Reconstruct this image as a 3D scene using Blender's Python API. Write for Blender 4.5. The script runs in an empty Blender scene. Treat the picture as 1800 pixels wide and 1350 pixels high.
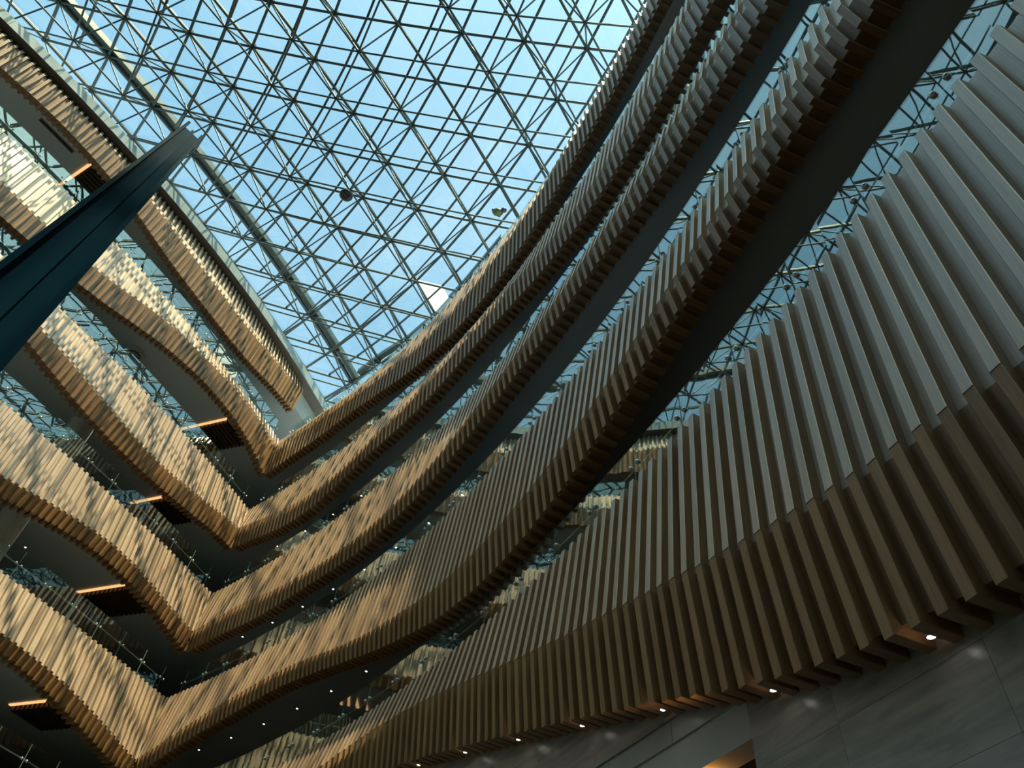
import bpy, math, random
import numpy as np
from mathutils import Matrix, Vector

random.seed(7)
scene = bpy.context.scene
col = scene.collection
H = 4.5                     # storey height (m)
EYE = 1.6                   # camera height above the ground floor
LEVEL1 = 2.743              # storeys from the camera up to the second parapet's top edge

# ------------------------------------------------------------------ camera
# rows: world X, Y, Z seen in camera axes (right, down, forward)
M = np.array([[0.9927731404, 0.1200062150, 0.0],
              [-0.0904248820, 0.7480562078, 0.6574460059],
              [0.0788976067, -0.6526947360, 0.7535016585]])
cam_data = bpy.data.cameras.new('camera')
cam = bpy.data.objects.new('camera', cam_data)
col.objects.link(cam)
cam_data.sensor_width = 36.0
cam_data.lens = 1314.8 / 1800 * 36.0
cam_data.clip_start, cam_data.clip_end = 0.05, 600
rot = Matrix([[M[i, 0], -M[i, 1], -M[i, 2]] for i in range(3)])
cam.matrix_world = Matrix.Translation((0, 0, EYE)) @ rot.to_4x4()
scene.camera = cam

# ------------------------------------------------------------------ sky, sun, exposure
SUN_AZ, SUN_EL = math.radians(26.0), math.radians(66.0)      # azimuth from straight behind the viewer towards the right
SUN_DIR = Vector((math.sin(SUN_AZ) * math.cos(SUN_EL), -math.cos(SUN_AZ) * math.cos(SUN_EL), math.sin(SUN_EL)))
world = bpy.data.worlds.new('sky')
scene.world = world
world.use_nodes = True
wn, wl = world.node_tree.nodes, world.node_tree.links
wn.clear()
w_out = wn.new('ShaderNodeOutputWorld')
w_bg = wn.new('ShaderNodeBackground')
w_bg.inputs['Strength'].default_value = 0.255
w_sky = wn.new('ShaderNodeTexSky')
w_sky.sky_type = 'NISHITA'
w_sky.sun_disc = False                                  # the sun lamp below is the disc
w_sky.sun_elevation = SUN_EL
w_sky.sun_rotation = math.pi - SUN_AZ
w_sky.dust_density, w_sky.air_density, w_sky.ozone_density = 2.0, 1.0, 1.5
w_tint = wn.new('ShaderNodeMix'); w_tint.data_type = 'RGBA'; w_tint.blend_type = 'MULTIPLY'
w_tint.inputs['Factor'].default_value = 1.0
w_tint.inputs['B'].default_value = (0.90, 1.20, 0.93, 1)
w_tc = wn.new('ShaderNodeTexCoord')
w_noise = wn.new('ShaderNodeTexNoise')                  # thin drifting cloud
w_noise.inputs['Scale'].default_value = 3.2
w_noise.inputs['Detail'].default_value = 6
w_noise.inputs['Roughness'].default_value = 0.55
w_ramp = wn.new('ShaderNodeMapRange')
w_ramp.inputs['From Min'].default_value = 0.42
w_ramp.inputs['From Max'].default_value = 0.75
w_ramp.inputs['To Min'].default_value = 0.0
w_ramp.inputs['To Max'].default_value = 0.45
w_mix = wn.new('ShaderNodeMix'); w_mix.data_type = 'RGBA'
w_mix.inputs['B'].default_value = (2.6, 3.3, 3.6, 1)
wl.new(w_sky.outputs['Color'], w_tint.inputs['A'])
wl.new(w_tc.outputs['Generated'], w_noise.inputs['Vector'])
wl.new(w_noise.outputs['Fac'], w_ramp.inputs['Value'])
wl.new(w_ramp.outputs['Result'], w_mix.inputs['Factor'])
wl.new(w_tint.outputs['Result'], w_mix.inputs['A'])
wl.new(w_mix.outputs['Result'], w_bg.inputs['Color'])
wl.new(w_bg.outputs['Background'], w_out.inputs['Surface'])

sun_data = bpy.data.lights.new('sun', 'SUN')
sun_data.energy = 6.2
sun_data.color = (1.0, 0.82, 0.49)
sun_data.angle = math.radians(0.45)
sun = bpy.data.objects.new('sun', sun_data)
sun.rotation_euler = (-SUN_DIR).to_track_quat('-Z', 'Y').to_euler()
sun.location = (20, -60, 60)
col.objects.link(sun)

vs = scene.view_settings
vs.view_transform = 'Standard'
vs.look = 'None'
vs.gamma = 1.0
vs.use_curve_mapping = False
vs.exposure = 0.45
scene.cycles.max_bounces = 10
scene.cycles.transparent_max_bounces = 24
scene.cycles.diffuse_bounces = 5
scene.cycles.glossy_bounces = 4
scene.cycles.caustics_reflective = False
scene.cycles.caustics_refractive = False
scene.cycles.use_denoising = True

# ------------------------------------------------------------------ materials
def new_mat(name):
    m = bpy.data.materials.new(name)
    m.use_nodes = True
    nt = m.node_tree
    for n in list(nt.nodes):
        if n.type != 'OUTPUT_MATERIAL' and n.type != 'BSDF_PRINCIPLED':
            nt.nodes.remove(n)
    return m, nt, nt.nodes['Principled BSDF']

def plain(name, color, rough=0.5, metal=0.0, spec=0.5, noise=0.0, scale=3.0):
    m, nt, b = new_mat(name)
    b.inputs['Roughness'].default_value = rough
    b.inputs['Metallic'].default_value = metal
    b.inputs['Specular IOR Level'].default_value = spec
    if noise:
        tc = nt.nodes.new('ShaderNodeTexCoord')
        nz = nt.nodes.new('ShaderNodeTexNoise')
        nz.inputs['Scale'].default_value = scale
        nz.inputs['Detail'].default_value = 4
        mr = nt.nodes.new('ShaderNodeMapRange')
        mr.inputs['To Min'].default_value = 1 - noise
        mr.inputs['To Max'].default_value = 1 + noise
        mx = nt.nodes.new('ShaderNodeMix')
        mx.data_type = 'RGBA'
        mx.blend_type = 'MULTIPLY'
        mx.inputs['Factor'].default_value = 1.0
        mx.inputs['A'].default_value = (*color, 1)
        nt.links.new(tc.outputs['Object'], nz.inputs['Vector'])
        nt.links.new(nz.outputs['Fac'], mr.inputs['Value'])
        nt.links.new(mr.outputs['Result'], mx.inputs['B'])
        nt.links.new(mx.outputs['Result'], b.inputs['Base Color'])
    else:
        b.inputs['Base Color'].default_value = (*color, 1)
    return m

def wood(name, dark, light, rough=0.42, ior=1.45):
    """Grain runs along V of the UV map (metres); every board gets its own shift and tone."""
    m, nt, b = new_mat(name)
    N, L = nt.nodes, nt.links
    uv = N.new('ShaderNodeUVMap')
    info = N.new('ShaderNodeObjectInfo')
    comb = N.new('ShaderNodeCombineXYZ')
    mul = N.new('ShaderNodeMath'); mul.operation = 'MULTIPLY'; mul.inputs[1].default_value = 53.0
    add = N.new('ShaderNodeVectorMath'); add.operation = 'ADD'
    sc = N.new('ShaderNodeVectorMath'); sc.operation = 'MULTIPLY'; sc.inputs[1].default_value = (95.0, 2.2, 1.0)
    n1 = N.new('ShaderNodeTexNoise'); n1.inputs['Scale'].default_value = 1.0; n1.inputs['Detail'].default_value = 5
    n1.inputs['Distortion'].default_value = 0.35
    sc2 = N.new('ShaderNodeVectorMath'); sc2.operation = 'MULTIPLY'; sc2.inputs[1].default_value = (9.0, 0.7, 1.0)
    n2 = N.new('ShaderNodeTexNoise'); n2.inputs['Scale'].default_value = 1.0; n2.inputs['Detail'].default_value = 3
    a1 = N.new('ShaderNodeMath'); a1.operation = 'MULTIPLY_ADD'; a1.inputs[1].default_value = 0.55
    a2 = N.new('ShaderNodeMath'); a2.operation = 'MULTIPLY'; a2.inputs[1].default_value = 0.45
    tone = N.new('ShaderNodeMath'); tone.operation = 'MULTIPLY_ADD'
    tone.inputs[1].default_value = 0.22; tone.inputs[2].default_value = -0.11
    tot = N.new('ShaderNodeMath'); tot.operation = 'ADD'
    ramp = N.new('ShaderNodeValToRGB')
    ramp.color_ramp.elements[0].position = 0.30
    ramp.color_ramp.elements[0].color = (*dark, 1)
    ramp.color_ramp.elements[1].position = 0.68
    ramp.color_ramp.elements[1].color = (*light, 1)
    bump = N.new('ShaderNodeBump'); bump.inputs['Strength'].default_value = 0.12; bump.inputs['Distance'].default_value = 0.002
    L.new(info.outputs['Random'], mul.inputs[0])
    L.new(mul.outputs[0], comb.inputs[0]); L.new(mul.outputs[0], comb.inputs[2])
    L.new(uv.outputs['UV'], sc.inputs[0]); L.new(sc.outputs[0], add.inputs[0]); L.new(comb.outputs[0], add.inputs[1])
    L.new(add.outputs[0], n1.inputs['Vector'])
    add2 = N.new('ShaderNodeVectorMath'); add2.operation = 'ADD'
    L.new(uv.outputs['UV'], sc2.inputs[0]); L.new(sc2.outputs[0], add2.inputs[0]); L.new(comb.outputs[0], add2.inputs[1])
    L.new(add2.outputs[0], n2.inputs['Vector'])
    L.new(n2.outputs['Fac'], a2.inputs[0])
    L.new(n1.outputs['Fac'], a1.inputs[0]); L.new(a2.outputs[0], a1.inputs[2])
    L.new(info.outputs['Random'], tone.inputs[0])
    L.new(a1.outputs[0], tot.inputs[0]); L.new(tone.outputs[0], tot.inputs[1])
    L.new(tot.outputs[0], ramp.inputs['Fac'])
    L.new(ramp.outputs['Color'], b.inputs['Base Color'])
    L.new(n1.outputs['Fac'], bump.inputs['Height'])
    L.new(bump.outputs['Normal'], b.inputs['Normal'])
    b.inputs['Roughness'].default_value = rough
    b.inputs['IOR'].default_value = ior
    b.inputs['Specular Tint'].default_value = (1.0, 0.88, 0.80, 1)
    return m

def glass(name, tint, ior, wave, wave_scale, rough=0.0):
    """Thin architectural glass: clear with a Fresnel mirror, slightly wavy."""
    m = bpy.data.materials.new(name)
    m.use_nodes = True
    nt = m.node_tree
    N, L = nt.nodes, nt.links
    N.clear()
    out = N.new('ShaderNodeOutputMaterial')
    tr = N.new('ShaderNodeBsdfTransparent'); tr.inputs['Color'].default_value = (*tint, 1)
    gl = N.new('ShaderNodeBsdfGlossy'); gl.inputs['Roughness'].default_value = rough
    gl.inputs['Color'].default_value = (0.93, 1.0, 0.98, 1)
    fr = N.new('ShaderNodeFresnel')
    geo = N.new('ShaderNodeNewGeometry')            # same reflectance on both faces of the sheet
    flip = N.new('ShaderNodeMapRange'); flip.inputs['To Min'].default_value = ior; flip.inputs['To Max'].default_value = 1.0 / ior
    L.new(geo.outputs['Backfacing'], flip.inputs['Value']); L.new(flip.outputs['Result'], fr.inputs['IOR'])
    mix = N.new('ShaderNodeMixShader')
    L.new(fr.outputs['Fac'], mix.inputs['Fac'])
    L.new(tr.outputs['BSDF'], mix.inputs[1]); L.new(gl.outputs['BSDF'], mix.inputs[2])
    L.new(mix.outputs['Shader'], out.inputs['Surface'])
    if wave:
        tc = N.new('ShaderNodeTexCoord')
        nz = N.new('ShaderNodeTexNoise'); nz.inputs['Scale'].default_value = wave_scale; nz.inputs['Detail'].default_value = 1.0
        bp = N.new('ShaderNodeBump'); bp.inputs['Strength'].default_value = wave; bp.inputs['Distance'].default_value = 0.05
        L.new(tc.outputs['Object'], nz.inputs['Vector'])
        L.new(nz.outputs['Fac'], bp.inputs['Height'])
        L.new(bp.outputs['Normal'], gl.inputs['Normal'])
    return m

def frosted(name):
    m = bpy.data.materials.new(name)
    m.use_nodes = True
    nt = m.node_tree
    nt.nodes.clear()
    o = nt.nodes.new('ShaderNodeOutputMaterial')
    t = nt.nodes.new('ShaderNodeBsdfTranslucent'); t.inputs['Color'].default_value = (0.95, 0.97, 0.97, 1)
    d = nt.nodes.new('ShaderNodeBsdfTransparent'); d.inputs['Color'].default_value = (0.9, 0.95, 0.97, 1)
    x = nt.nodes.new('ShaderNodeMixShader'); x.inputs['Fac'].default_value = 0.45
    nt.links.new(t.outputs[0], x.inputs[1]); nt.links.new(d.outputs[0], x.inputs[2]); nt.links.new(x.outputs[0], o.inputs['Surface'])
    return m

def glow(name, color, strength):
    m = bpy.data.materials.new(name)
    m.use_nodes = True
    nt = m.node_tree
    nt.nodes.clear()
    o = nt.nodes.new('ShaderNodeOutputMaterial')
    e = nt.nodes.new('ShaderNodeEmission')
    e.inputs['Color'].default_value = (*color, 1); e.inputs['Strength'].default_value = strength
    nt.links.new(e.outputs['Emission'], o.inputs['Surface'])
    return m

def stone(name, c0, c1, rough):
    m, nt, b = new_mat(name)
    N, L = nt.nodes, nt.links
    uv = N.new('ShaderNodeUVMap')
    info = N.new('ShaderNodeObjectInfo')
    mul = N.new('ShaderNodeMath'); mul.operation = 'MULTIPLY'; mul.inputs[1].default_value = 17.0
    mp = N.new('ShaderNodeMapping'); mp.inputs['Rotation'].default_value = (0, 0, math.radians(-9)); mp.inputs['Scale'].default_value = (0.8, 7.0, 1.0)
    add = N.new('ShaderNodeVectorMath'); add.operation = 'ADD'
    comb = N.new('ShaderNodeCombineXYZ')
    n = N.new('ShaderNodeTexNoise'); n.inputs['Scale'].default_value = 1.0; n.inputs['Detail'].default_value = 8
    n.inputs['Roughness'].default_value = 0.62; n.inputs['Distortion'].default_value = 0.5
    r = N.new('ShaderNodeValToRGB')
    r.color_ramp.elements[0].position = 0.32; r.color_ramp.elements[0].color = (*c0, 1)
    r.color_ramp.elements[1].position = 0.68; r.color_ramp.elements[1].color = (*c1, 1)
    L.new(info.outputs['Random'], mul.inputs[0]); L.new(mul.outputs[0], comb.inputs[1])
    L.new(uv.outputs['UV'], mp.inputs['Vector']); L.new(mp.outputs['Vector'], add.inputs[0]); L.new(comb.outputs[0], add.inputs[1])
    L.new(add.outputs[0], n.inputs['Vector']); L.new(n.outputs['Fac'], r.inputs['Fac']); L.new(r.outputs['Color'], b.inputs['Base Color'])
    b.inputs['Roughness'].default_value = rough
    return m

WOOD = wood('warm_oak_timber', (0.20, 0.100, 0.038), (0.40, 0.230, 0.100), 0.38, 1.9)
PALE_WOOD = wood('pale_oak_timber', (0.37, 0.275, 0.20), (0.68, 0.55, 0.425), 0.36, 2.3)
BACK = plain('dark_backing_board', (0.075, 0.042, 0.030), 0.7)
DARK_WOOD = wood('dark_stained_timber', (0.035, 0.022, 0.016), (0.07, 0.045, 0.03), 0.5)
SOFFIT = plain('grey_painted_ceiling', (0.48, 0.52, 0.54), 0.75, noise=0.04, scale=0.6)
FLOOR_TOP = plain('pale_floor_finish', (0.35, 0.33, 0.30), 0.5)
GLASS_RAIL = glass('clear_balustrade_glass', (0.90, 0.965, 0.945), 2.2, 0.045, 0.9)
GLASS_ROOF = glass('roof_glazing', (0.93, 0.965, 0.98), 1.30, 0.0, 1.0)
GLASS_EDGE = plain('polished_glass_edge', (0.30, 0.45, 0.44), 0.15, 0.0, 0.9)
FROST = frosted('milky_white_pane')
STEEL = plain('brushed_stainless_steel', (0.62, 0.64, 0.65), 0.28, 1.0)
FRAME = plain('grey_green_painted_steel', (0.085, 0.115, 0.12), 0.4, 0.4)
FRAME_DARK = plain('dark_green_gutter_steel', (0.055, 0.085, 0.082), 0.5, 0.2)
NODE_MAT = plain('dark_cast_node_steel', (0.05, 0.065, 0.065), 0.5, 0.4)
WHITE = plain('white_column_plaster', (0.88, 0.90, 0.90), 0.4)
NAVY = plain('dark_navy_painted_steel', (0.003, 0.018, 0.036), 0.10, 0.0, 0.12, noise=0.25, scale=0.7)
FASCIA = plain('taupe_metal_fascia', (0.20, 0.175, 0.165), 0.5)
PALE = plain('pale_glazed_cladding', (0.34, 0.42, 0.44), 0.12, 0.0, 0.7)
STONE = stone('grey_veined_stone', (0.28, 0.29, 0.285), (0.58, 0.58, 0.555), 0.30)
TEAL = plain('pale_green_grey_stone', (0.50, 0.57, 0.57), 0.35, noise=0.1, scale=2.0)
LIGHTGREY = plain('light_grey_plaster', (0.78, 0.81, 0.80), 0.7)
RED_WOOD = wood('reddish_timber_ceiling', (0.16, 0.07, 0.04), (0.28, 0.13, 0.07))
INNER = plain('dim_inner_wall', (0.10, 0.092, 0.083), 0.7)
LAMP = glow('downlight_lens', (1.0, 0.95, 0.86), 12.0)
COVE = glow('warm_cove_light', (1.0, 0.50, 0.20), 0.9)
COVE_HOT = glow('amber_cove_light', (1.0, 0.42, 0.08), 7.0)
BALLOON_A = plain('dull_purple_foil', (0.10, 0.10, 0.15), 0.3, 0.3)
BALLOON_B = plain('green_yellow_foil', (0.16, 0.20, 0.09), 0.35, 0.2, noise=0.4, scale=6)
BALLOON_C = plain('dark_slate_foil', (0.05, 0.06, 0.08), 0.25, 0.4)
BLACK = plain('black_rubber', (0.015, 0.015, 0.018), 0.5)

# ------------------------------------------------------------------ object helpers
def mk_mesh(name, verts, faces, mat, uvs=None, smooth=False):
    me = bpy.data.meshes.new(name)
    me.from_pydata(verts, [], faces)
    if uvs is not None:
        layer = me.uv_layers.new(name='UVMap')
        layer.data.foreach_set('uv', np.asarray(uvs, dtype=np.float32).ravel())
    if smooth:
        me.polygons.foreach_set('use_smooth', [True] * len(me.polygons))
    me.materials.append(mat)
    return me

def add_obj(name, me, parent=None, matrix=None):
    o = bpy.data.objects.new(name, me)
    col.objects.link(o)
    if matrix is not None:
        o.matrix_basis = matrix
    if parent is not None:
        o.parent = parent
        if parent.type == 'EMPTY' and parent.parent is None:
            o.matrix_basis = Matrix.Translation(-Vector(parent.location)) @ o.matrix_basis
    return o

def thing(name, label, cat, loc=(0, 0, 0), group=None):
    o = bpy.data.objects.new(name, None)
    o.empty_display_size = 0.3
    o.location = loc
    o['label'] = label
    o['category'] = cat
    if group:
        o['group'] = group
    col.objects.link(o)
    return o

def tag(o, label=None, cat=None, group=None, kind=None):
    if label: o['label'] = label
    if cat: o['category'] = cat
    if group: o['group'] = group
    if kind: o['kind'] = kind
    return o

class MB:
    def __init__(self): self.v, self.f = [], []
    def add(self, v, f):
        n = len(self.v)
        self.v += [tuple(p) for p in v]
        self.f += [tuple(i + n for i in q) for q in f]
    def hexa(self, p):          # p: 8 corners, bottom 4 then top 4
        self.add(p, [(3, 2, 1, 0), (4, 5, 6, 7), (0, 1, 5, 4), (1, 2, 6, 5), (2, 3, 7, 6), (3, 0, 4, 7)])
    def tube(self, pts, r, n=8):
        pts = [Vector(p) for p in pts]
        rings = []
        for i, p in enumerate(pts):
            d = (pts[min(i + 1, len(pts) - 1)] - pts[max(i - 1, 0)]).normalized()
            a = d.cross(Vector((0, 0, 1)))
            if a.length < 1e-4: a = Vector((1, 0, 0))
            a.normalize(); b = d.cross(a)
            rings.append([p + a * (r * math.cos(k * 2 * math.pi / n)) + b * (r * math.sin(k * 2 * math.pi / n)) for k in range(n)])
        v = [q for ring in rings for q in ring]
        f = []
        for i in range(len(rings) - 1):
            for k in range(n):
                f.append((i * n + k, i * n + (k + 1) % n, (i + 1) * n + (k + 1) % n, (i + 1) * n + k))
        f.append(tuple(reversed(range(n)))); f.append(tuple((len(rings) - 1) * n + k for k in range(n)))
        self.add(v, f)
    def strip(self, sections, closed_ends=True):
        """loft a list of equal-length closed sections"""
        n = len(sections[0])
        v = [p for s in sections for p in s]
        f = []
        for i in range(len(sections) - 1):
            for k in range(n):
                f.append((i * n + k, (i + 1) * n + k, (i + 1) * n + (k + 1) % n, i * n + (k + 1) % n))
        if closed_ends:
            f.append(tuple(range(n))); f.append(tuple((len(sections) - 1) * n + k for k in reversed(range(n))))
        self.add(v, f)
    def mesh(self, name, mat, smooth=False): return mk_mesh(name, self.v, self.f, mat, smooth=smooth)
    def build(self, name, mat, parent=None, smooth=False): return add_obj(name, self.mesh(name, mat, smooth), parent)

# unit meshes shared by many pieces
def unit_tube(n=8):
    m = MB(); m.tube([(0, 0, 0), (0, 0, 1)], 1.0, n); return m
def unit_sphere(nu=10, nv=6, sx=1, sy=1, sz=1):
    v, f = [(0, 0, -sz)], []
    for j in range(1, nv):
        a = -math.pi / 2 + math.pi * j / nv
        for i in range(nu):
            b = 2 * math.pi * i / nu
            v.append((sx * math.cos(a) * math.cos(b), sy * math.cos(a) * math.sin(b), sz * math.sin(a)))
    v.append((0, 0, sz))
    for i in range(nu): f.append((0, 1 + (i + 1) % nu, 1 + i))
    for j in range(nv - 2):
        for i in range(nu):
            f.append((1 + j * nu + i, 1 + j * nu + (i + 1) % nu, 1 + (j + 1) * nu + (i + 1) % nu, 1 + (j + 1) * nu + i))
    last = len(v) - 1
    for i in range(nu): f.append((last, 1 + (nv - 2) * nu + i, 1 + (nv - 2) * nu + (i + 1) % nu))
    m = MB(); m.add(v, f); return m
def between(a, b, r):
    a, b = Vector(a), Vector(b)
    d = b - a
    q = d.to_track_quat('Z', 'Y').to_matrix().to_4x4()
    return Matrix.Translation(a) @ q @ Matrix.Diagonal((r, r, d.length, 1))

# ------------------------------------------------------------------ the two curving walls of the leaf-shaped atrium
CORNER = np.array([-11.35244, 28.21253]) / H
class Wall:
    def __init__(s, u, n, c, sgn):
        s.u, s.n, s.c, s.sgn = np.array(u), np.array(n), np.array(c), sgn
        s.d = np.polyder(s.c)
        ts = np.linspace(-3, 13, 6401)
        P = np.array([s.xy(t) for t in ts])
        ln = np.concatenate([[0], np.cumsum(np.linalg.norm(np.diff(P, axis=0), axis=1))])
        s.ts, s.ln = ts, ln - np.interp(0, ts, ln)
    def xy(s, t): return (CORNER + s.u * t + s.n * np.polyval(s.c, t)) * H
    def frame(s, t):
        d = s.u + s.n * np.polyval(s.d, t)
        d = d / np.linalg.norm(d)
        return s.sgn * np.array([d[1], -d[0]]), d
    def t_at(s, arc): return float(np.interp(arc, s.ln, s.ts))
    def arc(s, t): return float(np.interp(t, s.ts, s.ln))
    def p(s, t, off, z):
        N, _ = s.frame(t)
        q = s.xy(t) + N * off
        return Vector((q[0], q[1], z))
WR = Wall((0.50466384, -0.86331594), (0.86331594, 0.50466384), (-0.04407282, 0.30045684, -0.00664314), 1)
WL = Wall((-0.49814447, -0.86709405), (0.86709405, -0.49814447), (-0.0367005, 0.14612406, -0.0039827), -1)
def level(k): return EYE + (LEVEL1 + k - 1) * H

# heights (m, below each parapet's top edge) of the fold line (C) and the lower edge (B), every 0.3 along each wall
WAVE = {
 'CR0': [-0.95, -1.0, -1.1, -1.25, -1.35, -1.4, -1.35, -1.2, -1.05, -0.92, -0.83, -0.8, -0.86, -1.02, -1.25, -1.52, -1.8, -2.07, -2.37, -2.68, -2.99, -3.25, -3.4, -3.5, -3.5],
 'CR1': [-2.37, -2.1, -1.82, -1.61, -1.51, -1.46, -1.5, -1.65, -1.89, -2.13, -2.33, -2.47, -2.62, -2.67, -2.62, -2.51, -2.34, -2.12, -1.83, -1.58, -1.43, -1.32, -1.24, -1.2, -1.2],
 'CR2': [-1.95, -1.84, -1.78, -1.87, -2.05, -2.18, -2.27, -2.32, -2.34, -2.3, -2.15, -1.96, -1.71, -1.47, -1.28, -1.15, -1.08, -1.05, -1.09, -1.15, -1.24, -1.25, -1.27, -1.27, -1.27],
 'CR3': [-1.3, -1.5, -1.74, -1.97, -2.08, -2.02, -1.80, -1.48, -1.25, -1.12, -0.97, -0.80, -0.82, -1.04, -1.35, -1.72, -2.05, -2.17, -2.11, -1.95, -1.70, -1.55, -1.45, -1.4, -1.4],
 'CR4': [-0.79, -0.66, -0.6, -0.63, -0.75, -0.94, -1.16, -1.40, -1.65, -1.84, -1.94, -1.85, -1.67, -1.48, -1.27, -0.95, -0.54, -0.25, -0.12, -0.1, -0.1, -0.1, -0.15, -0.2, -0.2],
 'CL1': [-2.42, -2.24, -1.99, -1.79, -1.65, -1.58, -1.58, -1.65, -1.8, -1.95, -2.05, -2.1, -2.05, -1.9, -1.8, -1.7, -1.7],
 'CL2': [-2.0, -1.93, -1.77, -1.63, -1.59, -1.69, -1.89, -2.12, -2.3, -2.35, -2.3, -2.2, -2.05, -1.9, -1.8, -1.8, -1.8],
 'CL3': [-1.35, -1.54, -1.79, -2.01, -2.14, -2.12, -1.99, -1.82, -1.61, -1.46, -1.38, -1.4, -1.5, -1.65, -1.8, -1.9, -1.9],
 'CL4': [-0.75, -0.62, -0.54, -0.55, -0.69, -0.86, -1.06, -1.34, -1.74, -2.05, -2.20, -2.26, -2.19, -2.05, -1.9, -1.8, -1.8],
 'CL5': [-0.95, -1.15, -1.32, -1.5, -1.62, -1.60, -1.58, -1.52, -1.4, -1.24, -1.04, -0.89, -0.83, -0.82, -0.82, -0.84, -0.9],
 'BR0': [-2.0, -2.1, -2.2, -2.3, -2.35, -2.3, -2.2, -2.05, -1.92, -1.80, -1.72, -1.74, -1.87, -2.09, -2.36, -2.66, -2.99, -3.34, -3.73, -4.15, -4.47, -4.66, -4.72, -4.75, -4.75],
 'BR1': [-2.90, -2.58, -2.30, -2.13, -2.03, -1.95, -1.97, -2.12, -2.33, -2.59, -2.86, -3.11, -3.34, -3.47, -3.48, -3.36, -3.13, -2.81, -2.45, -2.15, -1.95, -1.85, -1.80, -1.75, -1.75],
 'BR2': [-2.74, -2.67, -2.68, -2.76, -2.77, -2.74, -2.76, -2.84, -2.88, -2.80, -2.70, -2.54, -2.32, -2.05, -1.84, -1.74, -1.66, -1.62, -1.69, -1.84, -1.97, -2.07, -2.15, -2.2, -2.2],
 'BR3': [-2.29, -2.42, -2.66, -2.82, -2.82, -2.62, -2.30, -2.12, -2.10, -2.09, -2.00, -1.88, -1.84, -1.97, -2.24, -2.52, -2.72, -2.90, -2.95, -2.94, -2.84, -2.73, -2.6, -2.5, -2.5],
 'BR4': [-2.46, -2.30, -2.21, -2.17, -2.13, -2.18, -2.38, -2.69, -3.00, -3.22, -3.42, -3.55, -3.51, -3.35, -3.05, -2.62, -2.25, -2.02, -1.77, -1.52, -1.42, -1.4, -1.4, -1.4, -1.4],
 'BL1': [-2.95, -2.78, -2.55, -2.31, -2.1, -2.0, -2.02, -2.1, -2.3, -2.45, -2.55, -2.6, -2.55, -2.4, -2.3, -2.2, -2.2],
 'BL2': [-2.72, -2.54, -2.31, -2.19, -2.13, -2.23, -2.45, -2.72, -2.9, -3.0, -2.95, -2.85, -2.7, -2.5, -2.4, -2.4, -2.4],
 'BL3': [-2.29, -2.40, -2.61, -2.78, -2.9, -2.94, -2.88, -2.73, -2.48, -2.2, -2.05, -2.05, -2.15, -2.3, -2.45, -2.6, -2.6],
 'BL4': [-2.42, -2.02, -1.79, -1.71, -1.76, -1.93, -2.18, -2.53, -2.9, -3.16, -3.28, -3.36, -3.36, -3.2, -3.0, -2.9, -2.9],
 'BL5': [-2.40, -2.54, -2.79, -3.02, -3.12, -3.12, -3.07, -2.97, -2.76, -2.48, -2.23, -2.07, -2.01, -2.03, -2.13, -2.2, -2.3],
}
def wave(key, t):
    tab = WAVE[key]
    x = min(max(t / 0.3, 0), len(tab) - 1.001)
    i = int(x); u = x - i
    p0, p1, p2, p3 = tab[max(i - 1, 0)], tab[i], tab[i + 1], tab[min(i + 2, len(tab) - 1)]
    return 0.5 * (2 * p1 + (p2 - p0) * u + (2 * p0 - 5 * p1 + 4 * p2 - p3) * u * u + (3 * p1 - p0 - 3 * p2 + p3) * u ** 3)

FOLD_OUT, FOOT_OUT, RETURN_IN, DEPTH, HALF = 0.21, 0.07, -0.35, 0.12, 0.0545
CH = 0.006                                              # chamfer on the batten's front edges
BFACES = [(0, 1, 7, 6), (1, 2, 8, 7), (2, 3, 9, 8), (3, 4, 10, 9), (4, 5, 11, 10), (5, 0, 6, 11), (5, 4, 3, 2, 1, 0), (6, 7, 8, 9, 10, 11)]
def batten_mesh(name, f0, b0, f1, b1, side, mat):
    """front/back points at both ends; side = unit vector across the batten"""
    verts = []
    for f, b in ((f0, b0), (f1, b1)):
        d = (b - f).normalized()
        verts += [b - side * HALF, f + d * CH - side * HALF, f - side * (HALF - CH), f + side * (HALF - CH), f + d * CH + side * HALF, b + side * HALF]
    L = (f1 - f0).length
    us = [0, DEPTH, DEPTH + CH, DEPTH + 2 * HALF, DEPTH + 2 * HALF + CH, 2 * DEPTH + 2 * HALF]
    uvs = []
    for k in range(6):
        a, b = us[k], (us[k + 1] if k < 5 else us[5] + 2 * HALF)
        uvs += [(a, 0), (b, 0), (b, L), (a, L)]
    uvs += [(0.02 * i, 0.01) for i in range(12)]
    return mk_mesh(name, verts, BFACES, mat, uvs)

ORD = ['lowest', 'second lowest', 'third lowest', 'fourth', 'topmost']
RIGHT_LABEL = ['nearest and lowest slatted timber parapet, sweeping over the grey stone wall',
               'slatted timber parapet of the long curved wall, next above the lowest one',
               'middle slatted timber parapet of the long curved wall, third from below',
               'slatted timber parapet just beneath the topmost one on the long curved wall',
               'topmost slatted timber parapet of the long curved wall, against the glass roof']
LEFT_LABEL = {1: 'lowest sunlit slatted timber parapet on the wall behind the navy mast',
              2: 'sunlit timber parapet second from below on the wall behind the navy mast',
              3: 'middle sunlit timber parapet on the wall crossed by the navy mast, third of five',
              4: 'sunlit timber parapet crossed by the navy mast, directly under the uppermost one',
              5: 'uppermost sunlit timber parapet under the taupe roof fascia, crossed by the mast tip'}

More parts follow.
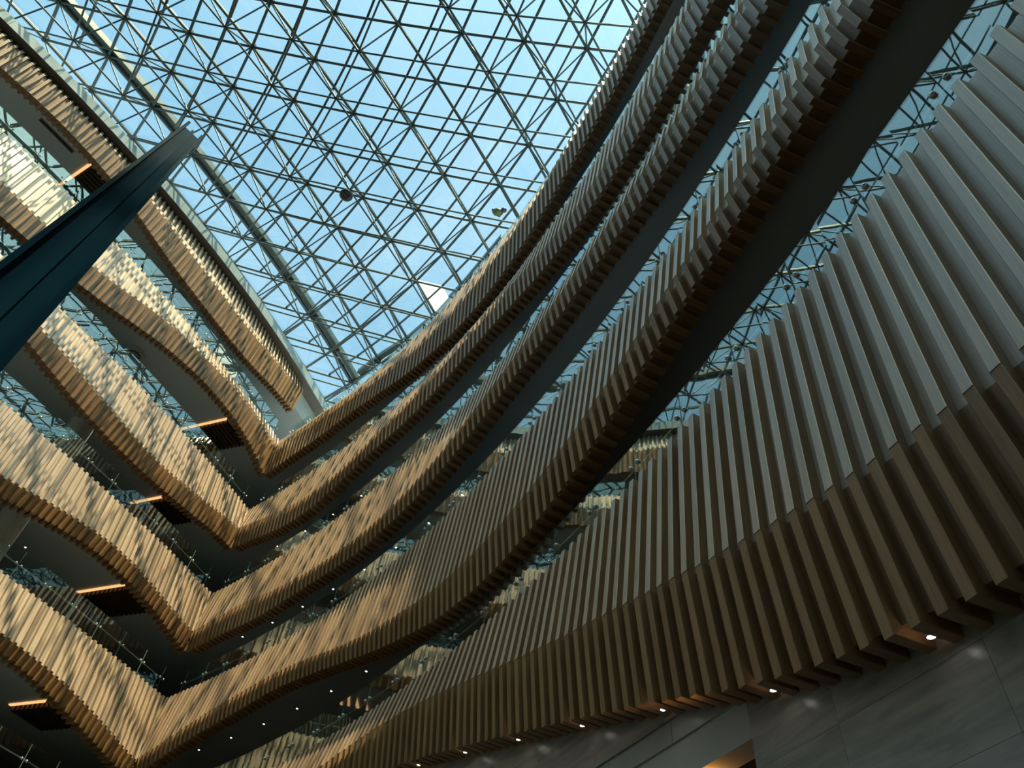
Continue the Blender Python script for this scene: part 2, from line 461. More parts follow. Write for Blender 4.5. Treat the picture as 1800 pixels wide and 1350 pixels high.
def parapet(W, side, k, t_end, pitch, phase, label):
    z = level(k)
    top = -0.38 if (side == 'L' and k == 5) else 0.0
    base = W.p(1.0, 0, z - 3.0)
    root = thing('slatted_parapet', label, 'parapet', base)
    body = MB(); secs = []
    for i in range(int(t_end / 0.05) + 1):
        t = min(i * 0.05, t_end)
        c, b = wave('C%s%d' % (side, k), t), wave('B%s%d' % (side, k), t)
        D = DEPTH - 0.004
        secs.append([W.p(t, -D, z + top), W.p(t, FOLD_OUT - D, z + c), W.p(t, FOOT_OUT - D, z + b + D), W.p(t, RETURN_IN, z + b + D), W.p(t, RETURN_IN, z + top)])
    body.strip(secs if side == 'R' else secs[::-1])
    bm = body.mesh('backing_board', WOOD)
    uvl = bm.uv_layers.new(name='UVMap')
    co = np.array(body.v)
    path = [0.0, 1.5, 2.6, 3.0, 5.0]
    for poly in bm.polygons:
        for li in poly.loop_indices:
            vi = bm.loops[li].vertex_index
            uvl.data[li].uv = ((vi // 5) * 0.24, path[vi % 5])
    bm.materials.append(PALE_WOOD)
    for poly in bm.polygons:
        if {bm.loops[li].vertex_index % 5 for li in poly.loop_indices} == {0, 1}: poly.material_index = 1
    add_obj('backing_board', bm, root)
    s = phase
    smax = W.arc(t_end) - 0.1
    up, lo, so = 'upper_batten', 'lower_batten', 'underside_batten'
    while s < smax:
        t = W.t_at(s)
        N, T = W.frame(t)
        N3, T3 = Vector((N[0], N[1], 0)), Vector((T[0], T[1], 0))
        c = wave('C%s%d' % (side, k), t) + random.uniform(-0.006, 0.006)
        b = wave('B%s%d' % (side, k), t)
        j = random.uniform(-0.004, 0.004)
        q = W.p(t, 0, z)
        P0 = q + Vector((0, 0, top + random.uniform(-0.008, 0.008))) + N3 * j
        P1 = q + N3 * (FOLD_OUT + j) + Vector((0, 0, c))
        P1b = q + N3 * (FOLD_OUT - 0.006 + j) + Vector((0, 0, c - 0.006))
        P2 = q + N3 * (FOOT_OUT + j) + Vector((0, 0, b))
        P3 = q + N3 * RETURN_IN + Vector((0, 0, b))
        dn = -N3 * DEPTH
        up3 = Vector((0, 0, DEPTH))
        sd = T3 if side == 'R' else -T3
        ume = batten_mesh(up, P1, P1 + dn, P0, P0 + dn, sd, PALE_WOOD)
        ume.materials.append(WOOD)                       # the two side faces take the darker oak
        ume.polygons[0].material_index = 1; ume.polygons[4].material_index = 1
        add_obj(up, ume, root)
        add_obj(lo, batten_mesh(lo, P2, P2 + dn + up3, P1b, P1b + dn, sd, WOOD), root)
        if s > 0.12:
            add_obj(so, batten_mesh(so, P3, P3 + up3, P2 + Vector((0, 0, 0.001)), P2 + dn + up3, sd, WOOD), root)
        s += pitch
    return root

# ------------------------------------------------------------------ structure: ground floor, ceilings, inner walls
fl = MB(); fl.hexa([(-60, -70, -0.3), (60, -70, -0.3), (60, 60, -0.3), (-60, 60, -0.3), (-60, -70, 0), (60, -70, 0), (60, 60, 0), (-60, 60, 0)])
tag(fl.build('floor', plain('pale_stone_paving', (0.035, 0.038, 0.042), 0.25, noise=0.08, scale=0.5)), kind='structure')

def ceiling_slab(W, side, k, t0, t1, dz):
    z = level(k)
    m = MB(); secs = []
    n = int((t1 - t0) / 0.15)
    for i in range(n + 1):
        t = t0 + (t1 - t0) * i / n
        front = -0.34
        secs.append([W.p(t, front, z - 1.5 + dz), W.p(t, front, z - 0.3 + dz), W.p(t, -7.5, z - 0.3 + dz), W.p(t, -7.5, z - 1.5 + dz)])
    m.strip(secs if side == 'L' else secs[::-1])
    tag(m.build('ceiling', SOFFIT), kind='structure')
for k in range(1, 5): ceiling_slab(WR, 'R', k, -2.8, 9.6, 0.0)
for k in range(1, 6): ceiling_slab(WL, 'L', k, -2.8, 6.4, 0.006)
# the storey slab over the ground floor on the long wall sits behind the stone wall
ceiling_slab(WL, 'L', 0, -1.2, 6.4, 0.006)

def inner_wall(W, side, name, z1, t1):
    m = MB(); secs = []
    for i in range(41):
        t = -2.8 + (t1 + 2.8) * i / 40
        secs.append([W.p(t, -7.3, 0.0), W.p(t, -7.3, z1), W.p(t, -7.7, z1), W.p(t, -7.7, 0.0)])
    m.strip(secs)
    tag(m.build(name, INNER), kind='structure')
inner_wall(WR, 'R', 'wall_right', level(4) - 0.3, 9.6)
inner_wall(WL, 'L', 'wall_left', level(5) - 0.3, 6.4)
# unseen end walls behind the viewer, added to shut out rear sky light
ROOF_Z = EYE + (LEVEL1 + 5) * H
ADDED_WALL = plain('brown_grey_added_wall', (0.06, 0.055, 0.05), 0.7, noise=0.1, scale=0.4)
def upright(name, a, b, z1, th=0.4):
    a, b = Vector((*a, 0)), Vector((*b, 0))
    n = (b - a).normalized().cross(Vector((0, 0, 1))) * th
    m = MB(); m.hexa([a, b, b + n, a + n] + [p + Vector((0, 0, z1)) for p in (a, b, b + n, a + n)])
    tag(m.build(name, ADDED_WALL), kind='structure')
upright('added_wall_back', (-31, -33), (9.5, -33), ROOF_Z)
m = MB(); secs = []
for i in range(41):
    t = -0.2 + 6.6 * i / 40
    secs.append([WL.p(t, -0.1, 0.0), WL.p(t, -0.1, level(0)), WL.p(t, -0.33, level(0)), WL.p(t, -0.33, 0.0)])
m.strip(secs); tag(m.build('added_wall_ground_left', plain('dark_added_wall', (0.07, 0.065, 0.06), 0.5)), kind='structure')  # dark wall added to cut light bounced up from below; also carries the glass
pr, pl = WR.p(9.6, 0, 0), WL.p(6.4, 0, 0)
upright('added_wall_back_right', (9.5, -33), (pr.x, pr.y), ROOF_Z)
upright('added_wall_back_left', (pl.x, pl.y), (-31, -33), ROOF_Z)

# ------------------------------------------------------------------ stone wall and portal under the lowest parapet
def quad_panel(W, t0, t1, z0, z1, off, thick, mat, name, parent, n=3):
    m = MB(); secs = []
    for i in range(n + 1):
        t = t0 + (t1 - t0) * i / n
        secs.append([W.p(t, off - thick, z0), W.p(t, off, z0), W.p(t, off, z1), W.p(t, off - thick, z1)])
    m.strip(secs[::-1])
    me = m.mesh(name, mat)
    uvl = me.uv_layers.new(name='UVMap')
    a0 = W.arc(t0)
    for poly in me.polygons:
        for li in poly.loop_indices:
            v = me.vertices[me.loops[li].vertex_index].co
            vi = me.loops[li].vertex_index // 4
            uvl.data[li].uv = ((W.arc(t0 + (t1 - t0) * (n - vi) / n)), v.z)
    return add_obj(name, me, parent)

wall_s = tag(bpy.data.objects.new('wall_stone', None), kind='structure')
wall_s.location = WR.p(5, -0.5, 0); col.objects.link(wall_s)
z0s = level(0)
def stone_run(t_edges, rows, off):
    for a, b in zip(t_edges[:-1], t_edges[1:]):
        for r0, r1 in zip(rows[:-1], rows[1:]):
            g = 0.0004
            quad_panel(WR, a + g, b - g, r0 + 0.0015, r1 - 0.0015, off, 0.05, STONE, 'stone_panel', wall_s)
te = [0.2 + 0.345 * i for i in range(15)]
te = [t for t in te if t < 5.2] 
left_edges = [4.905 - 0.345 * i for i in range(13)][::-1] + [5.25, 5.578]
stone_run(left_edges, [5.83, 6.55, 7.27, 7.99], RETURN_IN - 0.004)
pier_edges = [5.578] + [5.83 + 0.345 * i for i in range(8)]
stone_run(pier_edges, [1.0, 2.05, 3.08, 4.11, 4.80, 5.49, 6.20], RETURN_IN + 0.004)
core = MB(); secs = []
for i in range(31):
    t = 0.0 + 5.575 * i / 30
    secs.append([WR.p(t, -0.9, 5.83), WR.p(t, RETURN_IN - 0.05, 5.83), WR.p(t, RETURN_IN - 0.05, z0s - 1.0), WR.p(t, -0.9, z0s - 1.0)])
core.strip(secs[::-1]); core.build('wall_core', plain('grey_stone_core', (0.12, 0.12, 0.118), 0.6), wall_s)
core = MB(); secs = []
for i in range(21):
    t = 5.578 + 4.0 * i / 20
    secs.append([WR.p(t, -0.9, 0.0), WR.p(t, RETURN_IN - 0.042, 0.0), WR.p(t, RETURN_IN - 0.042, z0s - 1.0), WR.p(t, -0.9, z0s - 1.0)])
core.strip(secs[::-1]); core.build('wall_core', bpy.data.materials['grey_stone_core'], wall_s)
# portal head: green-grey stone band, light plaster band, timber ceiling with an amber cove
portal = tag(bpy.data.objects.new('trim_1', None), kind='structure'); portal.location = WR.p(5, -0.5, 5.0); col.objects.link(portal)
pe = [5.575 - 0.30 * i for i in range(9)][::-1]
for a, b in zip(pe[:-1], pe[1:]):
    quad_panel(WR, a + 0.0012, b - 0.0012, 5.565, 5.826, RETURN_IN - 0.03, 0.3, TEAL, 'stone_band', portal)
quad_panel(WR, pe[0], 5.575, 5.145, 5.56, RETURN_IN - 0.06, 0.3, LIGHTGREY, 'plaster_band', portal, 10)
for i in range(12):
    o0 = -0.72 - 0.30 * i
    m = MB(); secs = []
    for q in range(13):
        t = 3.2 + (5.62 - 3.2) * q / 12
        secs.append([WR.p(t, o0 - 0.292, 5.02), WR.p(t, o0, 5.02), WR.p(t, o0, 5.06), WR.p(t, o0 - 0.292, 5.06)])
    m.strip(secs[::-1])
    me = m.mesh('ceiling_plank', RED_WOOD)
    uvl = me.uv_layers.new(name='UVMap')
    for poly in me.polygons:
        for li in poly.loop_indices:
            vi = me.loops[li].vertex_index
            uvl.data[li].uv = (0.3 * i + (vi % 4) * 0.1, (vi // 4) * 0.9)
    add_obj('ceiling_plank', me, portal)
m = MB(); secs = []
for q in range(9):
    t = 3.4 + (5.36 - 3.4) * q / 8
    secs.append([WR.p(t, -0.70, 5.00), WR.p(t, -0.46, 5.00), WR.p(t, -0.46, 5.03), WR.p(t, -0.70, 5.03)])
m.strip(secs[::-1]); tag(m.build('cove_light', COVE_HOT, portal), 'amber light strip hidden in the portal ceiling')

# ------------------------------------------------------------------ parapets
phases = {0: (0.2632, (25.85 - HALF) % 0.2632), 1: (0.2590, (23.416 - HALF) % 0.2590), 2: (0.2628, 0.12), 3: (0.2628, (27.18 - HALF) % 0.2628), 4: (0.2628, 0.15)}
for k in range(5):
    parapet(WR, 'R', k, 7.15, phases[k][0], max(phases[k][1], 0.06), RIGHT_LABEL[k])
for k in range(1, 6):
    parapet(WL, 'L', k, 4.75, 0.2600, 0.14, LEFT_LABEL[k])

# the long wall carries on past the edge of the view: plain timber fronts
for k in range(5):
    m = MB(); secs = []
    z = level(k)
    for i in range(21):
        t = 7.16 + 2.4 * i / 20
        secs.append([WR.p(t, 0, z), WR.p(t, FOLD_OUT, z - 1.6), WR.p(t, FOOT_OUT, z - 2.4), WR.p(t, RETURN_IN, z - 2.4), WR.p(t, RETURN_IN, z)])
    m.strip(secs)
    tag(m.build('wall_front', plain('plain_timber_front', (0.42, 0.29, 0.17), 0.5)), kind='structure')

# ------------------------------------------------------------------ glass balustrades
clamp_me = MB()
clamp_me.add(unit_sphere(8, 5, 0.042, 0.042, 0.042).v, unit_sphere(8, 5, 0.042, 0.042, 0.042).f)
cs = MB(); cs.tube([(0, 0, 0), (0, 0.075, 0)], 0.014, 6); clamp_me.add(cs.v, cs.f)
clamp_me = clamp_me.mesh('clamp', STEEL, True)
BAL_R = ['clear glass balustrade standing on the nearest and lowest slatted parapet',
         'clear glass balustrade on the second lowest parapet of the long curved wall',
         'clear glass balustrade on the middle parapet of the long curved wall',
         'clear glass balustrade on the next-to-top parapet of the long curved wall',
         'clear glass balustrade along the topmost parapet, against the roof']
BAL_L = {0: 'glass balustrade with steel handrail at the bottom edge, under all sunlit parapets',
         1: 'glass balustrade on the lowest sunlit parapet behind the mast',
         2: 'glass balustrade on the sunlit parapet second from below behind the mast',
         3: 'glass balustrade on the middle sunlit parapet behind the mast',
         4: 'glass balustrade on the sunlit parapet just under the uppermost one'}
def balustrade(W, side, k, t_end, dt, t_first, label):
    z = level(k)
    root = thing('glass_balustrade', label, 'balustrade', W.p(1.0, -0.2, z))
    joints = []
    t = t_first
    while t < t_end:
        joints.append(t); t += dt
    g = 0.0016
    for a, b in zip(joints[:-1], joints[1:]):
        m = MB(); secs = []
        for i in range(3):
            q = a + g + (b - a - 2 * g) * i / 2
            secs.append([W.p(q, -0.212, z - 0.03), W.p(q, -0.20, z - 0.03), W.p(q, -0.20, z + 1.02), W.p(q, -0.212, z + 1.02)])
        m.strip(secs if side == 'L' else secs[::-1])
        me = m.mesh('pane', GLASS_RAIL)
        me.materials.append(GLASS_EDGE)
        for pi in (2, 6, 8, 9): me.polygons[pi].material_index = 1
        add_obj('pane', me, root)
    m = MB()
    m.tube([W.p(joints[0] + (joints[-1] - joints[0]) * i / 120, -0.30, z + 0.60) for i in range(121)], 0.021, 8)
    m.build('handrail', STEEL, root, True)
    for j in joints:
        N, T = W.frame(j)
        for d in (-0.022, 0.022):
            q = W.p(j + d, -0.19, z + 0.56)
            ang = math.atan2(-N[1], -N[0]) - math.pi / 2
            add_obj('clamp', clamp_me, root, Matrix.Translation(q) @ Matrix.Rotation(ang, 4, 'Z'))
    return root
for k in range(5): balustrade(WR, 'R', k, 7.1, 0.286, 0.09 + 0.0, BAL_R[k])
for k in range(0, 5): balustrade(WL, 'L', k, 4.7, 0.27, 0.10, BAL_L[k])

# ------------------------------------------------------------------ roof edge above the uppermost sunlit parapet
edge = tag(bpy.data.objects.new('trim_2', None), kind='structure'); edge.location = WL.p(2, -0.4, level(5)); col.objects.link(edge)
m = MB(); secs = []
for i in range(61):
    t = -0.75 + 6.6 * i / 60
    secs.append([WL.p(t, -0.75, level(5) - 0.27), WL.p(t, 0.31, level(5) - 0.27), WL.p(t, 0.31, level(5) + 0.24), WL.p(t, -0.75, level(5) + 0.24)])
m.strip(secs); m.build('fascia', FASCIA, edge)
t = -0.75
while t < 5.8:
    m = MB()
    a, b = t + 0.0015, t + 0.2485
    zz0, zz1 = level(5) - 0.28, level(5) + 0.27
    m.hexa([WL.p(b, 0.314, zz0), WL.p(a, 0.314, zz0), WL.p(a, 0.34, zz0), WL.p(b, 0.34, zz0), WL.p(b, 0.314, zz1), WL.p(a, 0.314, zz1), WL.p(a, 0.34, zz1), WL.p(b, 0.34, zz1)])
    m.build('cladding_panel', PALE, edge)
    t += 0.25

# ------------------------------------------------------------------ space-frame roof
Q = np.array([[-3.66180593, 2.60939726], [0.634508189, 0.0653768739], [-0.257721045, 0.425532248],
              [-0.000952962, -0.004726451], [0.003808718, 0.016555542], [-0.010919774, -0.00761878]])
def qf(i, j): return np.array([1, i, j, i * i, i * j, j * j]) @ Q * H
def lat(i, j):
    ic, jc = min(max(i, -3), 9), min(max(j, -3), 11)
    p = qf(ic, jc)
    if i != ic: p = p + (qf(ic, jc) - qf(ic - np.sign(i - ic), jc)) * abs(i - ic)
    if j != jc: p = p + (qf(ic, jc) - qf(ic, jc - np.sign(j - jc))) * abs(j - jc)
    return p
def U(i, j): p = lat(i, j); return Vector((p[0], p[1], ROOF_Z))
def Lo(i, j): c = (U(i, j) + U(i, j - 1) + U(i - 1, j - 1)) / 3; c.z = ROOF_Z - 2.13; return c
def project(p):
    X = np.array([p[0], p[1], p[2] - EYE]); c = M.T @ X
    if c[2] <= 0.1: return None
    return 900 + 1314.8 * c[0] / c[2], 675 + 1314.8 * c[1] / c[2]
def in_frame(p, mg=60):
    q = project(p)
    if q is None: return False
    if not (-mg < q[0] < 1800 + mg and -mg < q[1] < 1350 + mg): return False
    # hidden behind the long wall's topmost parapet?
    return q[0] < 1180 + mg and q[1] < 760
def wall_off(W, x, y):
    P = np.array([x, y]) / H
    t = float((P - CORNER) @ W.u)
    for _ in range(12):
        N, T = W.frame(t)
        t += float((P - CORNER - W.u * t - W.n * np.polyval(W.c, t)) @ T)
    N, T = W.frame(t)
    return t, float((P * H - W.xy(t)) @ N)
def inside(i, j):
    p = lat(i, j)
    tr, a = wall_off(WR, p[0], p[1])
    tl, b = wall_off(WL, p[0], p[1])
    return a > -15.0 and b > -4.0 and p[1] < 38 and p[1] > -34 and abs(p[0]) < 34
nodes = [(i, j) for i in range(-14, 16) for j in range(-24, 14) if inside(i, j)]
nset = set(nodes)
roof = thing('space_frame_roof', 'triangulated steel space frame with glass panes spanning the atrium', 'roof', (-6, 18, ROOF_Z))
tube8 = unit_tube(8)
me_up = tube8.mesh('upper_chord', FRAME, True); me_lo = tube8.mesh('lower_chord', FRAME, True)
me_di = tube8.mesh('diagonal_strut', FRAME, True); me_gb = None
def place(name, me, a, b, r, rest):
    mid = (Vector(a) + Vector(b)) / 2
    if in_frame(a, 40) or in_frame(b, 40) or in_frame(mid, 40):
        add_obj(name, me, roof, between(a, b, r))
    else:
        rest.tube([a, b], r, 6)
rest_u, rest_l, rest_d, rest_g = MB(), MB(), MB(), MB()
bar = MB(); bar.hexa([(-1, -1, 0), (1, -1, 0), (1, 1, 0), (-1, 1, 0), (-1, -1, 1), (1, -1, 1), (1, 1, 1), (-1, 1, 1)])
me_bar = bar.mesh('glazing_bar', FRAME)
node_me = MB(); sp = unit_sphere(10, 6, 0.15, 0.15, 0.10); node_me.add(sp.v, sp.f)
cy = MB(); cy.tube([(0, 0, 0.02), (0, 0, 0.30)], 0.10, 8); node_me.add(cy.v, cy.f)
node_me = node_me.mesh('node', NODE_MAT, False)
lnode_me = unit_sphere(8, 6, 0.075, 0.075, 0.075).mesh('lower_node', NODE_MAT, True)
rest_n = MB()
lows = set()
for (i, j) in nodes:
    a = U(i, j)
    if in_frame(a, 40): add_obj('node', node_me, roof, Matrix.Translation(a))
    else:
        s6 = unit_sphere(6, 4, 0.15, 0.15, 0.1); rest_n.add([(v[0] + a.x, v[1] + a.y, v[2] + a.z) for v in s6.v], s6.f)
    for di, dj in ((1, 0), (0, 1), (1, 1)):
        if (i + di, j + dj) in nset:
            place('upper_chord', me_up, a, U(i + di, j + dj), 0.062, rest_u)
    if (i, j - 1) in nset and (i - 1, j - 1) in nset:
        lows.add((i, j))
for (i, j) in lows:
    c = Lo(i, j)
    if in_frame(c, 40): add_obj('lower_node', lnode_me, roof, Matrix.Translation(c))
    for di, dj in ((1, 0), (0, 1), (1, 1)):
        if (i + di, j + dj) in lows:
            place('lower_chord', me_lo, c, Lo(i + di, j + dj), 0.042, rest_l)
    for u in ((i, j), (i, j - 1), (i - 1, j - 1)):
        place('diagonal_strut', me_di, c, U(*u), 0.036, rest_d)
# glazing bars and panes lie just above the upper chords
def G(i, j, h=0.36): p = lat(i, j); return Vector((p[0], p[1], ROOF_Z + h))
rest_p = MB()
n_pane = 0
for (i, j) in nodes:
    if (i, j + 1) in nset:                         # bars along the chords and midway between them
        for k in (0.0, 0.5):
            if k and (i + 1, j) not in nset: continue
            a, b = G(i + k, j, 0.13), G(i + k, j + 1, 0.13)
            mt = between(a, b, 0.035 if k == 0 else 0.05)
            if in_frame(a, 40) or in_frame(b, 40): add_obj('glazing_bar', me_bar, roof, mt)
            else: rest_g.tube([a, b], 0.045, 4)
    if (i + 1, j + 1) in nset:
        a, b = G(i, j, 0.13), G(i + 1, j + 1, 0.13)
        mt = between(a, b, 0.032)
        if in_frame(a, 40) or in_frame(b, 40): add_obj('glazing_bar', me_bar, roof, mt)
        else: rest_g.tube([a, b], 0.045, 4)
    if {(i + 1, j), (i, j + 1), (i + 1, j + 1), (i + 2, j + 1)} <= nset or {(i + 1, j), (i + 1, j + 1), (i + 2, j + 1)} <= nset:
        for k in (0.0, 0.5):                       # parallelogram panes bounded by / and \ bars
            cs4 = [(i + k, j), (i + k + 0.5, j), (i + k + 1.5, j + 1), (i + k + 1.0, j + 1)]
            lo4 = [G(*c, 0.165) for c in cs4]; hi4 = [G(*c, 0.185) for c in cs4]
            mid = (lo4[0] + lo4[2]) / 2
            if (in_frame(lo4[0], 0) or in_frame(mid, 0) or in_frame(lo4[2], 0)) and n_pane < 298:
                m = MB(); m.hexa(lo4 + hi4)
                qx, qy = project(mid)
                milky = any(abs(qx - fx) < 34 and abs(qy - fy) < 30 for fx, fy in ((783, 522),))
                o = m.build('pane', FROST if milky else GLASS_ROOF, roof); n_pane += 1
                if milky: tag(o, 'milky white roof pane')
            else: rest_p.hexa(lo4 + hi4)
for mb, nm, mt in ((rest_u, 'outer_upper_chords', FRAME), (rest_l, 'outer_lower_chords', FRAME), (rest_d, 'outer_diagonals', FRAME), (rest_g, 'outer_glazing_bars', FRAME), (rest_n, 'outer_nodes', NODE_MAT), (rest_p, 'outer_panes', GLASS_ROOF)):
    if mb.v: tag(mb.build(nm, mt, roof), kind='stuff')
# perimeter gutter beams
def beam(pts, w, h, dz, name, mat):
    m = MB(); secs = []
    for n, p in enumerate(pts):
        d = (pts[min(n + 1, len(pts) - 1)] - pts[max(n - 1, 0)]).normalized()
        sd = d.cross(Vector((0, 0, 1))) * w
        p = p + Vector((0, 0, dz))
        secs.append([p - sd, p + sd, p + sd + Vector((0, 0, h)), p - sd + Vector((0, 0, h))])
    m.strip(secs); m.build(name, mat, roof)
lp = [U(-6 + n, -4 + n) for n in range(14)]
beam([p + Vector((0.30, 0.05, 0)) for p in lp], 0.13, 0.40, 0.10, 'gutter_beam', FRAME_DARK)
beam([p + Vector((-0.12, -0.05, 0)) for p in lp], 0.08, 0.25, 0.05, 'gutter_beam', FRAME)
rp = [Vector((x, y, ROOF_Z)) for x, y in ((-9.6, 31.2), (-8.06, 29.51), (-6.48, 28.03), (-5.08, 26.3), (-3.3, 23.6), (-1.4, 20.4))]
beam(rp, 0.16, 0.35, 0.1, 'gutter_beam', FRAME_DARK)

# ------------------------------------------------------------------ slatted ceiling strips with warm coves on the sunlit side
SLAT_LABEL = {1: 'dark slatted ceiling strip with an orange cove, under the lowest sunlit parapet',
              2: 'dark slatted ceiling strip with an orange cove, second from below behind the sunlit parapets',
              3: 'dark slatted ceiling strip with an orange cove, under the middle sunlit parapet',
              4: 'dark slatted ceiling strip with an orange cove, under the fourth sunlit parapet',
              5: 'dark slatted ceiling strip beside the navy mast, under the uppermost parapet'}
for k in range(1, 6):
    ta, tb = (0.685, 0.33) if k < 5 else (3.275, 2.75)
    z = level(k) - 1.5
    root = thing('slat_ceiling', SLAT_LABEL[k], 'ceiling panel', WL.p((ta + tb) / 2, -2.0, z - 0.2))
    for i in range(14):
        off = -0.55 - 0.215 * i
        m = MB(); secs = []
        for q in range(3):
            t = tb + (ta - tb) * q / 2
            secs.append([WL.p(t, off - 0.11, z - 0.20), WL.p(t, off, z - 0.20), WL.p(t, off, z - 0.02), WL.p(t, off - 0.11, z - 0.02)])
        m.strip(secs); m.build('slat', DARK_WOOD, root)
    m = MB(); m.hexa([WL.p(ta + 0.03, -3.55, z - 0.035), WL.p(ta + 0.004, -3.55, z - 0.035), WL.p(ta + 0.004, -0.5, z - 0.035), WL.p(ta + 0.03, -0.5, z - 0.035),
                      WL.p(ta + 0.03, -3.55, z + 0.0), WL.p(ta + 0.004, -3.55, z + 0.0), WL.p(ta + 0.004, -0.5, z + 0.0), WL.p(ta + 0.03, -0.5, z + 0.0)])
    tag(m.build('cove_light', COVE if k < 5 else COVE, root), 'glowing orange light strip')

# linear air slot in the ceiling under the uppermost sunlit parapet
slot = thing('air_slot', 'long narrow air slot in the grey ceiling above the mast, under the uppermost parapet', 'air vent', WL.p(3.64, -1.0, level(5) - 1.5))
zs = level(5) - 1.494
def slot_bar(t0, t1, o0, o1, z0, z1, name, mat):
    m = MB(); secs = []
    for q in range(5):
        t = t0 + (t1 - t0) * q / 4
        secs.append([WL.p(t, o0, z0), WL.p(t, o1, z0), WL.p(t, o1, z1), WL.p(t, o0, z1)])
    m.strip(secs); m.build(name, mat, slot)
slot_bar(3.46, 3.815, -1.06, -0.93, zs - 0.006, zs + 0.01, 'slot', BLACK)
for o0, o1 in ((-1.10, -1.06), (-0.93, -0.89)): slot_bar(3.45, 3.825, o0, o1, zs - 0.02, zs + 0.01, 'rim', FASCIA)
for t0, t1 in ((3.45, 3.46), (3.815, 3.825)): slot_bar(t0, t1, -1.06, -0.93, zs - 0.02, zs + 0.01, 'rim', FASCIA)

# ------------------------------------------------------------------ columns on the sunlit side
def column(t, off, r, z1, label):
    p = WL.p(t, off, 0)
    m = MB(); m.tube([(p.x, p.y, 0), (p.x, p.y, z1)], r, 40); tag(m.build('round_column', WHITE, None, True), label, 'column')
column(1.75, -2.15, 0.46, level(5) - 1.5, 'white round column rising behind the sunlit parapets')
rg = MB()  # thin dark oval ring against the column's front
pts = []
cx = WL.p(1.75, -2.15, 0)
zc = EYE + 5.31 * H
for a in range(25):
    w = 2 * math.pi * a / 24
    dirv = Vector((-cx.x, -cx.y, 0)).normalized()
    sdv = Vector((-dirv.y, dirv.x, 0))
    sx = 0.27 * math.cos(w)
    pts.append(Vector((cx.x, cx.y, 0)) + sdv * sx + dirv * (0.02 + math.sqrt(0.47 ** 2 - sx ** 2)) + Vector((0, 0, zc + 0.13 * math.sin(w))))
rg.tube(pts, 0.022, 6)
tag(rg.build('dark_oval_ring', BLACK, None, True), 'thin black oval loop on the white round column', 'oval_shape')

# ------------------------------------------------------------------ recessed downlights
ring = MB(); ringf = []
vv = []
for a in range(16):
    w = 2 * math.pi * a / 16
    vv += [(0.046 * math.cos(w), 0.046 * math.sin(w), -0.012), (0.032 * math.cos(w), 0.032 * math.sin(w), -0.012), (0.046 * math.cos(w), 0.046 * math.sin(w), 0.004), (0.032 * math.cos(w), 0.032 * math.sin(w), 0.004)]
for a in range(16):
    b = (a + 1) % 16
    ringf += [(4 * a, 4 * a + 1, 4 * b + 1, 4 * b), (4 * a + 1, 4 * a + 3, 4 * b + 3, 4 * b + 1), (4 * a + 3, 4 * a + 2, 4 * b + 2, 4 * b + 3), (4 * a + 2, 4 * a, 4 * b, 4 * b + 2)]
ring.add(vv, ringf)
ring_me = ring.mesh('trim_ring', STEEL)
lens = MB(); lens.tube([(0, 0, -0.006), (0, 0, 0.004)], 0.030, 16); lens_me = lens.mesh('lens', LAMP)
ORDN = ['first', 'second', 'third', 'fourth', 'fifth', 'sixth', 'seventh', 'eighth']
def downlight(p, label, group):
    root = thing('recessed_downlight', label, 'downlight', p, group)
    add_obj('trim_ring', ring_me, root, Matrix.Translation(p)); add_obj('lens', lens_me, root, Matrix.Translation(p))
for i, t in enumerate((6.13, 5.72, 5.31, 4.90, 4.49, 4.08, 3.67)):
    s = W_s = WR.arc(t)
    pit, ph = phases[0]
    s = ph + round((s - ph) / pit) * pit
    t = WR.t_at(s)
    downlight(WR.p(t, -0.13, level(0) + wave('BR0', t) - 0.001), '%s small downlight under the lowest parapet, counted from its near end by the stone pier' % ORDN[i], 'downlights under the lowest parapet')
NAMES = {1: 'second lowest', 2: 'middle', 3: 'next-to-top'}
for k in (1, 2, 3):
    for n in range(8):
        t = 0.2 + 0.41 * n
        downlight(WR.p(t, -1.53, level(k) - 1.502), '%s ceiling downlight from the corner, behind the %s parapet of the long wall' % (ORDN[n], NAMES[k]), 'ceiling downlights, %s parapet' % NAMES[k])
downlight(WL.p(1.38, -3.42, level(2) - 1.502 + 0.006), 'single downlight in the ceiling beside the white column', None)

# ------------------------------------------------------------------ navy H-section mast
hz = Vector((-0.722545, 0.691324, 0)); pe_ = Vector((hz.y, -hz.x, 0))
D0 = 6.0
def mp(u, z, d): return hz * (D0 + d) + pe_ * u + Vector((0, 0, z))
def ul(z): return -0.12 - 0.0593 * (10.4 - z)
def ur(z): return 0.12 + 0.0270 * (10.4 - z)
mast = thing('tapered_steel_mast', 'dark navy tapered steel mast of H-shaped section rising past the sunlit parapets', 'sculpture', mp(-0.17, 0, 0))
def plate(ua, ub, d0, d1, z0, z1, name, n=8):
    m = MB(); secs = []
    for i in range(n + 1):
        z = z0 + (z1 - z0) * i / n
        secs.append([mp(ua(z), z, d0(z)), mp(ub(z), z, d0(z)), mp(ub(z), z, d1(z)), mp(ua(z), z, d1(z))])
    m.strip(secs); m.build(name, NAVY, mast)
fd = lambda z: -(0.05 + 0.018 * (10.4 - z))
fb = lambda z: (0.06 + 0.018 * (10.4 - z))
th = lambda z: 0.032 + 0.006 * (10.4 - z)
plate(ul, lambda z: ul(z) + th(z), fd, fb, 0, 10.43, 'flange')
plate(lambda z: ur(z) - th(z), ur, fd, fb, 0, 10.40, 'flange')
plate(lambda z: ul(z) + th(z) * 0.9, lambda z: ur(z) - th(z) * 0.9, lambda z: -0.012, lambda z: 0.03, 0, 10.33, 'web')
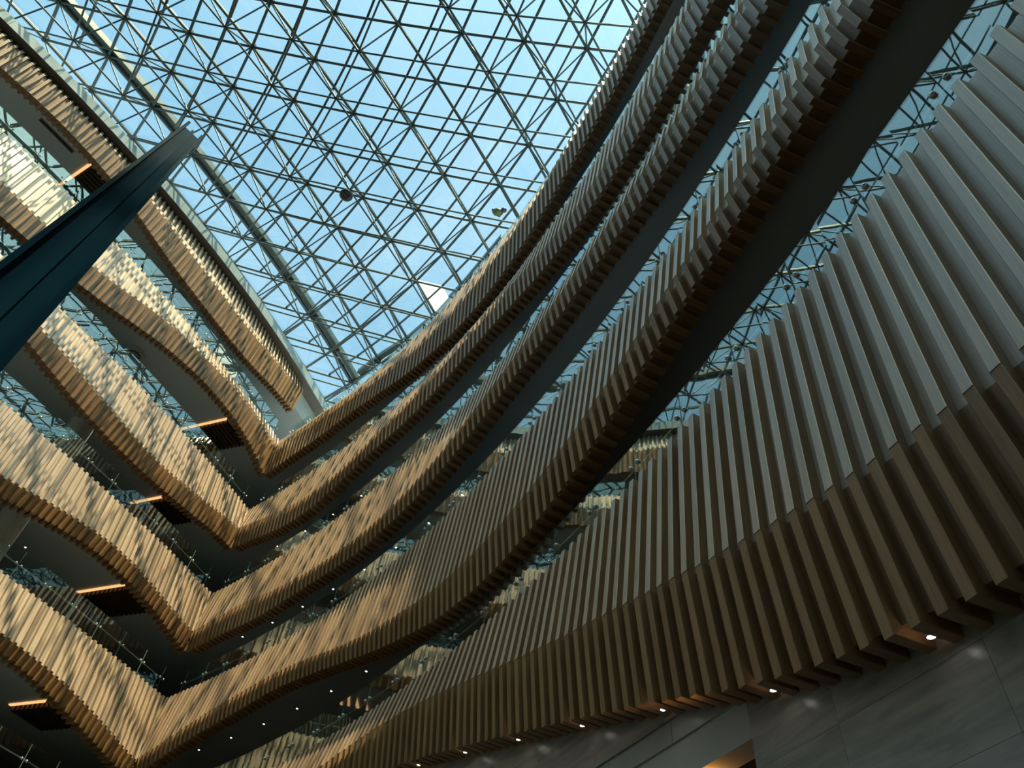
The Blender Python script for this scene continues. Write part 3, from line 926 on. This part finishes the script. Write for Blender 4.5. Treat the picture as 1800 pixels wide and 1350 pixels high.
plate(lambda z: (ul(z) + ur(z)) / 2 - 0.02 - 0.004 * (10.4 - z), lambda z: (ul(z) + ur(z)) / 2 + 0.02 + 0.004 * (10.4 - z), lambda z: -0.035 - 0.004 * (10.4 - z), lambda z: 0.0, 0, 10.36, 'stiffener')
m = MB(); bz = mp(-0.17, 0, 0)
m.hexa([(bz.x - 1, bz.y - 1, 0), (bz.x + 1, bz.y - 1, 0), (bz.x + 1, bz.y + 1, 0), (bz.x - 1, bz.y + 1, 0), (bz.x - 0.95, bz.y - 0.95, 0.08), (bz.x + 0.95, bz.y - 0.95, 0.08), (bz.x + 0.95, bz.y + 0.95, 0.08), (bz.x - 0.95, bz.y + 0.95, 0.08)])
m.build('base_plate', NAVY, mast)

# ------------------------------------------------------------------ two foil balloons caught under the roof
zb = 34.17
b1 = thing('round_foil_balloon', 'dark round foil balloon caught under the roof frame', 'balloon', (-9.06, 17.68, zb))
s = unit_sphere(20, 10, 0.32, 0.32, 0.13); m = MB(); m.add([(v[0] - 9.06, v[1] + 17.68, v[2] + zb) for v in s.v], s.f); m.build('envelope', BALLOON_C, b1, True)
m = MB(); rr = [Vector((-9.06 + 0.325 * math.cos(a * math.pi / 12), 17.68 + 0.325 * math.sin(a * math.pi / 12), zb)) for a in range(25)]; m.tube(rr, 0.014, 6); m.build('seam', STEEL, b1, True)
b2 = thing('shaped_foil_balloon', 'green and grey shaped foil balloon caught near the topmost parapet', 'balloon', (-1.59, 17.66, zb))
def blob(c, r, mat, name, sub=(14, 8)):
    s = unit_sphere(sub[0], sub[1], *r); m = MB()
    m.add([(v[0] + c[0], v[1] + c[1], v[2] + c[2]) for v in s.v], s.f); return m.build(name, mat, b2, True)
blob((-1.68, 17.60, zb), (0.27, 0.21, 0.16), BALLOON_B, 'body')
blob((-1.40, 17.46, zb + 0.02), (0.15, 0.13, 0.12), BALLOON_A, 'head')
blob((-1.52, 17.54, zb), (0.10, 0.09, 0.08), BALLOON_B, 'neck')
blob((-1.93, 17.52, zb), (0.05, 0.09, 0.04), BALLOON_A, 'tail')
blob((-1.60, 17.80, zb), (0.07, 0.06, 0.05), BALLOON_A, 'foot')

bpy.context.view_layer.update()
